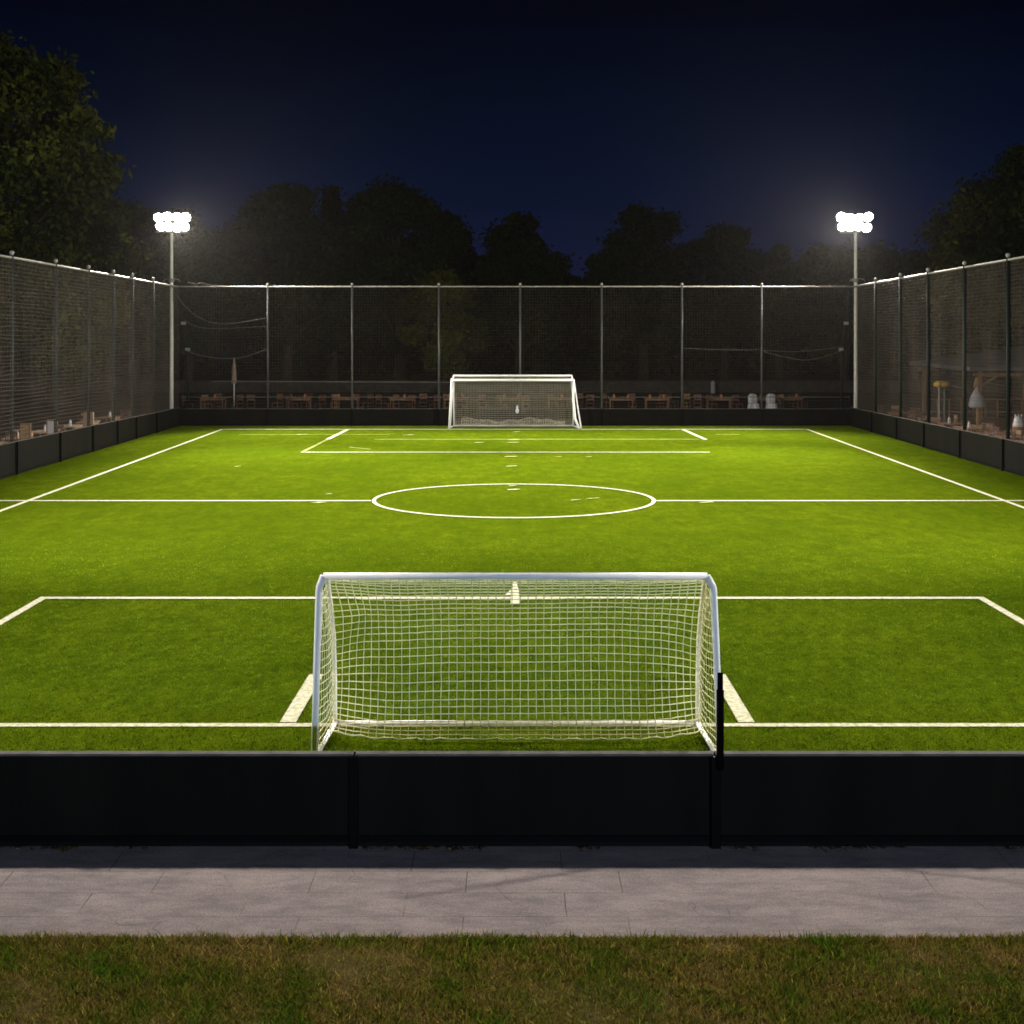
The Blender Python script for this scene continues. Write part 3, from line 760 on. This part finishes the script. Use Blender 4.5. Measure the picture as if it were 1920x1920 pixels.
# right terrace
GR = 'chairs on the terrace beyond the right fence'
for i, (px, Y) in enumerate(((1636,66),(1652,65),(1668,64),(1690,61.5),(1707,60),(1722,58.5),(1745,57),(1762,56),(1795,53),(1812,52.5),(1838,51.5),(1862,50),(1878,49.2),(1902,48),(1916,47),(1850,54))):
    X = max((px-960)/(F_PX/Y), XR+1.2)+.45*(i % 3)
    place('crp' if i % 2 else 'crr', lambda: make_chair('patio_chair','', 'wood' if i % 2 else 'wood_red', GR), (X,Y,0), rnd.uniform(0,6.28),
          'brown wooden chair on the terrace beyond the right fence' if i % 2 else 'red-brown wooden chair on the terrace beyond the right fence', (1.05,1.05,1.08))
tabs = []
for i, (px, Y) in enumerate(((1655,64.6),(1700,60.5),(1735,57.5),(1780,55),(1822,52),(1868,50.5),(1905,48.2))):
    X = max((px-960)/(F_PX/Y), XR+1.5)+.3
    place('tr', lambda: make_table('patio_table','', 'wood', 'tables on the terrace beyond the right fence'), (X,Y,0), rnd.uniform(-.2,.2)+1.57, 'wooden table on the terrace beyond the right fence'); tabs.append((X,Y))
for X, Y in tabs:
    place('jr', lambda: make_jug('', 'white lanterns on the right terrace tables'), (X-.1,Y-.2,.745), 0, 'small white lantern standing on a right terrace table', (.9,.9,1.1))

def parasol(label, X, Y, top, cb, cm, polem, w, skirt=False):
    t = thing('closed_parasol', label, 'parasol', (X,Y,0))
    p = MB(); p.tube([(0,0,-.02),(0,0,top)], .035, 8); p.build('pole', polem, t, True)
    c = MB(); c.lathe([(w*.9,cb),(w,cb+.12),(w*.78,cb+(top-cb)*.5),(w*.35,top-.15),(.03,top)], 18, 0, 0, lambda a, z: 1+.13*math.sin(a*8)); c.build('canopy', cm, t, True)
    b = MB(); b.lathe([(.30,-.03),(.30,.05),(.08,.09),(.05,.2)], 14); b.build('base', 'stone', t, True)
    return t
parasol('folded beige parasol on a pale pole behind the far left boards', -15.4, 79.8, 2.85, 1.45, 'cloth_beige', 'mast_paint', .15)
tp = parasol('folded white parasol flaring at the bottom under the pavilion edge', 20.5, 63.5, 1.95, 1.02, 'cloth_grey', 'wood_pale', .36)
k = MB(); k.tube([(0,0,1.9),(.12,0,2.6)], .05, 8); k.tube([(-.12,0,1.9),(-.02,0,2.35)], .045, 8); k.build('top_strut', 'wood_pale', tp, True)

def stand():
    t = thing('yellow_topped_stand', 'yellow topped stand on two pale legs beyond the right fence', 'stand', (18.5,62,0), .25)
    h = MB(); h.lathe([(.16,1.98),(.24,2.03),(.26,2.14),(.18,2.24),(.04,2.27)], 14, 0, 0, lambda a, z: 1+.35*abs(math.cos(a))); h.build('head', 'yellow', t, True)
    for x in (-.13,.13):
        l = MB(); l.tube([(x,0,-.03),(x,0,1.99)], .035, 8); l.build('leg', 'cloth_grey', t, True)
    a = MB(); a.tube([(.2,0,2.1),(.95,0,1.95)], .02, 6); a.build('arm', 'galv', t)
stand()

def bundle(label, X, Y, z0, h, w):
    t = thing('napkin_stack', label, 'cloth', (X,Y,z0))
    s = MB(); s.lathe([(w,0),(w*1.05,h*.2),(w*.8,h*.7),(w*.5,h*.78)], 14, 0, 0, lambda a, z: 1+.1*math.sin(a*5+z*9)); s.build('wrap', 'cloth_white', t, True)
    for dx in (-w*.6, 0, w*.65):
        k = MB(); k.tube([(dx*.5,0,h*.6),(dx,0,h*.85),(dx*1.2,0,h)], [w*.25,w*.2,.01], 6); k.build('fold', 'cloth_white', t, True)
t0 = MB(); t0.lathe([(.27,-.03),(.25,.1),(.24,.62),(.26,.66),(.02,.67)], 16); oo = t0.build('barrel_table', 'wood', None, True); oo.location = (19.8,56.3,0); tag(oo, 'round wooden barrel under white cloth beyond the right fence', 'table')
bundle('white folded cloth standing on the barrel beyond the right fence', 19.8, 56.3, .67, .50, .19)


def pavilion():
    t = thing('pavilion', 'open wooden pavilion with a low grey hipped roof beyond the right fence', 'pavilion', (25.6,67.5,0))
    x0, x1, y0, y1, ze, zr = -5.6, 6.4, -4.6, 5.0, 2.82, 3.75
    r = MB()
    A, B, C, D = (x0,y0,ze),(x1,y0,ze),(x1,y1,ze),(x0,y1,ze); E, Fp = (-1.0,.2,zr),(2.4,.2,zr)
    r.quad(A,B,Fp,E); r.quad(C,D,E,Fp); r.quad(B,C,Fp); r.quad(D,A,E)
    a, b_, c, d = [(p[0],p[1],ze-.16) for p in (A,B,C,D)]
    r.quad(A,a,b_,B); r.quad(B,b_,c,C); r.quad(C,c,d,D); r.quad(D,d,a,A); r.quad(a,d,c,b_)
    r.build('roof', 'roof', t)
    for x in (-5.0,-3.0,0.,3.,5.8):
        for y in (-4.1,4.5):
            p = MB(); p.box(x-.08,x+.08,y-.08,y+.08,-.03,ze-.17); p.build('post', 'wood', t, bevel=.01)
    for y in (-4.1,4.5):
        m = MB(); m.box(x0+.3,x1-.3,y-.06,y+.06,ze-.42,ze-.28); m.build('beam', 'wood', t)
    for x in (-5.0,5.8):
        m = MB(); m.tube([(x,-4.1,1.95),(x+(.75 if x < 0 else -.75),-4.1,2.42)], .05, 6); m.build('brace', 'wood', t)
    fl = MB(); fl.box(-5.2,6.0,-4.3,4.7,-.03,.06); fl.build('deck', 'wood', t)
    bw = MB()
    for k in range(18): bw.box(-5.0+.6*k,-4.92+.6*k,4.40,4.44,.06,1.0)
    bw.box(-5.0,5.8,4.36,4.40,.92,1.0); bw.box(-5.0,5.8,4.36,4.40,.3,.36)
    bw.build('railing', 'wood', t)
pavilion()
w = MB(); w.box(-46,46,-.2,.2,-.03,.72); w.box(-46,46,-.24,.24,.722,.80)
o = w.build('retaining_wall', 'stone', None, bevel=.02); o.location = (0,101,0); tag(o, 'long low stone wall below the trees beyond the far end', 'wall')
b = MB(); b.lathe([(.16,-.03),(.15,.6),(.17,.65),(.10,.8),(.02,.84)], 12); o = b.build('bollard', 'cloth_white', None, True); o.location = (13.9,99.6,0)
tag(o, 'small pale bollard by the low wall beyond the far end', 'bollard')

# ------------------------------------------------------------------ trees
def tree(label, X, Y, H, R, bottom, ncl, nleaf, ls, seed, c1=(.008,.016,.004), c2=(.022,.032,.006), shape='round', cmul=1., var=.2, name='broadleaf_tree', group='trees beyond the fences'):
    ls *= .62; ncl = int(ncl*1.25); nleaf = int(nleaf*1.9); r = np.random.default_rng(seed); pr = random.Random(seed)
    root = thing(name, label, 'tree', (X,Y,0), 0, group)
    cz = (H+bottom)/2; rz = (H-bottom)/2
    # clump centres through the crown volume
    cc = []
    while len(cc) < ncl:
        p = r.normal(0, 1, 3); p /= np.linalg.norm(p); p *= r.uniform(.35, 1)**.5
        z = cz+p[2]*rz*.9; f = 1.
        if shape == 'cone': f = np.clip((H-z)/(H-bottom), .05, 1)*1.25
        elif p[2] < -.3: f = 1.12
        cc.append((p[0]*R*.82*f, p[1]*R*.82*f, z))
    cc = np.array(cc); cr = r.uniform(.12, .30, ncl)*R*cmul*(1 if shape != 'cone' else .8); cr = np.clip(cr, .5, 3.0)
    # trunk and limbs
    tb = MB(); tr = .022*H+.08
    tb.tube([(0,0,-.05),(.02*H*pr.uniform(-.5,.5),0,bottom*.6+.5),(.03*H*pr.uniform(-.6,.6),.02*H*pr.uniform(-.6,.6),cz),(0,0,H*.86)], [tr*1.3,tr,tr*.6,tr*.12], 9)
    tb.build('trunk', 'bark', root, True)
    lm = MB()
    for k in np.argsort(-cr)[:min(14, ncl)]:
        e = cc[k]; z0 = bottom*.7+(e[2]-bottom)*pr.uniform(.25,.6); z0 = max(z0, bottom*.5)
        lm.tube([(0,0,z0),(e[0]*.4,e[1]*.4,z0+(e[2]-z0)*.55),tuple(e)], [tr*.42,tr*.26,tr*.06], 6, False)
    lm.build('limbs', 'bark', root, True)
    w = cr**2/np.sum(cr**2); idx = r.choice(ncl, nleaf, p=w)
    d = r.normal(0, 1, (nleaf,3)); d /= np.linalg.norm(d, axis=1)[:,None]; rad = np.where(r.uniform(0,1,nleaf) < .12, r.uniform(1.05,1.5,nleaf), r.uniform(.25, 1.12, nleaf)**.6)
    P = cc[idx]+d*(cr[idx]*rad)[:,None]*np.array([1.1,1.1,.8])
    a = r.normal(0,1,(nleaf,3)); a /= np.linalg.norm(a,axis=1)[:,None]
    b = np.cross(a, r.normal(0,1,(nleaf,3))); b /= np.linalg.norm(b,axis=1)[:,None]
    s = r.uniform(.55,1.35,(nleaf,1))*ls; a = a*s; b = b*s*.55
    V = np.stack([P-a, P+b*.9-a*.1, P+a, P-b*.9-a*.1], 1).reshape(-1,3)
    mixv = np.clip(r.uniform(0,1,(ncl,1))[idx]+r.normal(0,.2,(nleaf,1)),0,1); tone = r.lognormal(-.1,var,(ncl,1))[idx]
    col = (np.array(c1)*(1-mixv)+np.array(c2)*mixv)*r.uniform(.55,1.4,(nleaf,1))*tone
    np_mesh('crown', V, 4, 'leaf', col, root)
    return root
def at(px, Y): return (px-960)*Y/F_PX
tree('large spreading tree rising above the left fence, tallest in view', at(-45,75), 75, 20.6, 8.7, 2.5, 210, 40000, .34, 101, (.022,.035,.007), (.074,.080,.010), cmul=.62, var=.55)
tree('leafy lower tree filling the gap under the tallest left tree', at(95,84), 84, 9.5, 4.6, 1.0, 40, 15000, .30, 118, (.032,.042,.007), (.080,.084,.010))
tree('dim tree just left of the left floodlight', at(255,97), 97, 13.2, 4.6, 2, 38, 12000, .34, 102)
tree('dim tree directly behind the left floodlight mast', at(352,102), 102, 13.0, 4.4, 2, 38, 12000, .34, 103)
tree('broad dark tree on the left of the central clump', at(535,110), 110, 15.9, 5.6, 2, 60, 20000, .36, 104)
tree('highest dark tree of the central clump left of the far goal', at(748,112), 112, 16.9, 5.3, 2, 60, 20000, .36, 105)
tree('narrow dark conifer between the two central clump trees', at(622,124), 124, 17.6, 3.0, 2, 90, 14000, .38, 106, (.014,.019,.005), (.024,.030,.006), shape='cone', name='conifer')
tree('low bushy tree at the right foot of the central clump', at(835,104), 104, 8.6, 3.4, 1, 26, 9000, .33, 107, (.035,.045,.008), (.085,.09,.012))
tree('narrow dark conifer left of the rounded tree above the goal', at(868,128), 128, 14.2, 2.8, 2, 80, 11000, .38, 108, (.014,.019,.005), (.024,.030,.006), shape='cone', name='conifer')
tree('rounded dark tree standing above the far goal', at(975,116), 116, 13.9, 4.6, 2, 46, 14000, .36, 109)
tree('wide rounded dark tree right of the far goal', at(1205,116), 116, 14.0, 5.2, 2, 52, 15000, .36, 110)
tree('blackish tree behind the right flank of the wide rounded tree', at(1358,125), 125, 14.1, 3.9, 2, 36, 11000, .38, 111, (.014,.019,.005), (.024,.030,.006))
tree('small pointed tree between the blackish tree and right floodlight', at(1462,121), 121, 12.3, 2.8, 1.5, 80, 11000, .36, 112, (.020,.026,.006), (.036,.040,.008), shape='cone', name='conifer')
tree('dim tree directly behind the right floodlight mast', at(1585,108), 108, 11.0, 5.0, 1.5, 40, 12000, .35, 113)
tree('low dim tree right of the right floodlight', at(1715,104), 104, 9.6, 4.4, 1.5, 34, 10000, .34, 114)
tree('large dark tree leaning in above the right fence', at(1905,86), 86, 14.4, 5.4, 1.5, 64, 22000, .32, 115, (.026,.034,.006), (.055,.06,.008), var=.4)
tree('outer tree half hidden at the right edge beyond the fence', at(1985,80), 80, 15.6, 5.2, 2, 50, 15000, .32, 116)

def far_woods():
    r = np.random.default_rng(55); n = 60000
    x = r.uniform(-95, 95, n); top = 9.4+1.5*smooth_noise(x, x*0, 77, .22)+.8*smooth_noise(x, x*0, 78, .9)
    z = top*r.uniform(0, 1, n)**.8; y = 134+r.uniform(0, 7, n)+.15*z
    P = np.stack([x,y,z],1); a = r.normal(0,1,(n,3)); a /= np.linalg.norm(a,axis=1)[:,None]
    b = np.cross(a, r.normal(0,1,(n,3))); b /= np.linalg.norm(b,axis=1)[:,None]; a *= .55; b *= .35
    V = np.stack([P-a,P+b,P+a,P-b],1).reshape(-1,3)
    tag(np_mesh('far_woods', V, 4, 'leaf', np.array([.014,.018,.005])*r.uniform(.5,1.3,(n,1))), 'dark band of far woods closing the view behind the trees', 'woods', None, 'stuff')
far_woods()

# ------------------------------------------------------------------ haze, sky, camera
hz = MB().box(-235,235,-85,205,-1.03,27).build('haze', None)
tag(hz, 'thin night haze around the floodlights', 'haze', None, 'stuff')
hm = bpy.data.materials.new('haze'); hm.use_nodes = True; nt = hm.node_tree; nt.nodes.clear()
out = nt.nodes.new('ShaderNodeOutputMaterial'); pv = nt.nodes.new('ShaderNodeVolumePrincipled')
pv.inputs['Color'].default_value = (1,.97,.94,1); pv.inputs['Density'].default_value = .000011; pv.inputs['Anisotropy'].default_value = .80
nt.links.new(pv.outputs[0], out.inputs['Volume']); hz.data.materials.append(hm)

W = bpy.data.worlds.new('World'); S.world = W; W.use_nodes = True
nt = W.node_tree; bg = nt.nodes['Background']
tc = nt.nodes.new('ShaderNodeTexCoord'); sx = nt.nodes.new('ShaderNodeSeparateXYZ'); nt.links.new(tc.outputs['Generated'], sx.inputs[0])
nz = nt.nodes.new('ShaderNodeTexNoise'); nz.inputs['Scale'].default_value = 3.2; nz.inputs['Detail'].default_value = 5
mp = nt.nodes.new('ShaderNodeMapping'); mp.inputs['Scale'].default_value = (1,1,5); nt.links.new(tc.outputs['Generated'], mp.inputs[0]); nt.links.new(mp.outputs[0], nz.inputs['Vector'])
ma = nt.nodes.new('ShaderNodeMath'); ma.operation = 'MULTIPLY_ADD'; ma.inputs[1].default_value = .075; nt.links.new(nz.outputs['Fac'], ma.inputs[0])
ad = nt.nodes.new('ShaderNodeMath'); ad.operation = 'ADD'; ad.inputs[1].default_value = -.0375; nt.links.new(sx.outputs['Z'], ad.inputs[0]); nt.links.new(ad.outputs[0], ma.inputs[2])
rp = nt.nodes.new('ShaderNodeValToRGB'); cr = rp.color_ramp
stops = [(0,(.0075,.0085,.031)),(.05,(.0036,.0062,.0255)),(.10,(.0010,.0046,.020)),(.15,(.0004,.0026,.0120)),(.22,(.0001,.0008,.0048)),(.6,(.0003,.001,.004))]
cr.elements[0].position = 0; cr.elements[0].color = c4(stops[0][1]); cr.elements[1].position = 1; cr.elements[1].color = c4(stops[-1][1])
for p, c in stops[1:-1]:
    e = cr.elements.new(p); e.color = c4(c)
nt.links.new(ma.outputs[0], rp.inputs[0]); nt.links.new(rp.outputs[0], bg.inputs[0]); bg.inputs[1].default_value = 1.

cam = bpy.data.cameras.new('camera'); co = bpy.data.objects.new('camera', cam); COL.objects.link(co)
co.location = (0,0,CAM_H); co.rotation_euler = (math.radians(90),0,0)
cam.sensor_width = 36; cam.lens = F_PX/1920*36; cam.shift_y = -(960-H_PX)/1920; cam.clip_end = 1500; cam.clip_start = .1
S.camera = co
S.view_settings.view_transform = 'Standard'; S.view_settings.look = 'None'; S.view_settings.exposure = 0; S.view_settings.gamma = 1
S.render.engine = 'CYCLES'
cy = S.cycles
cy.max_bounces = 5; cy.diffuse_bounces = 2; cy.glossy_bounces = 2; cy.volume_bounces = 0; cy.transmission_bounces = 2; cy.transparent_max_bounces = 4
cy.filter_width = 1.7; cy.use_denoising = True; cy.sample_clamp_indirect = 4; cy.caustics_reflective = False; cy.caustics_refractive = False
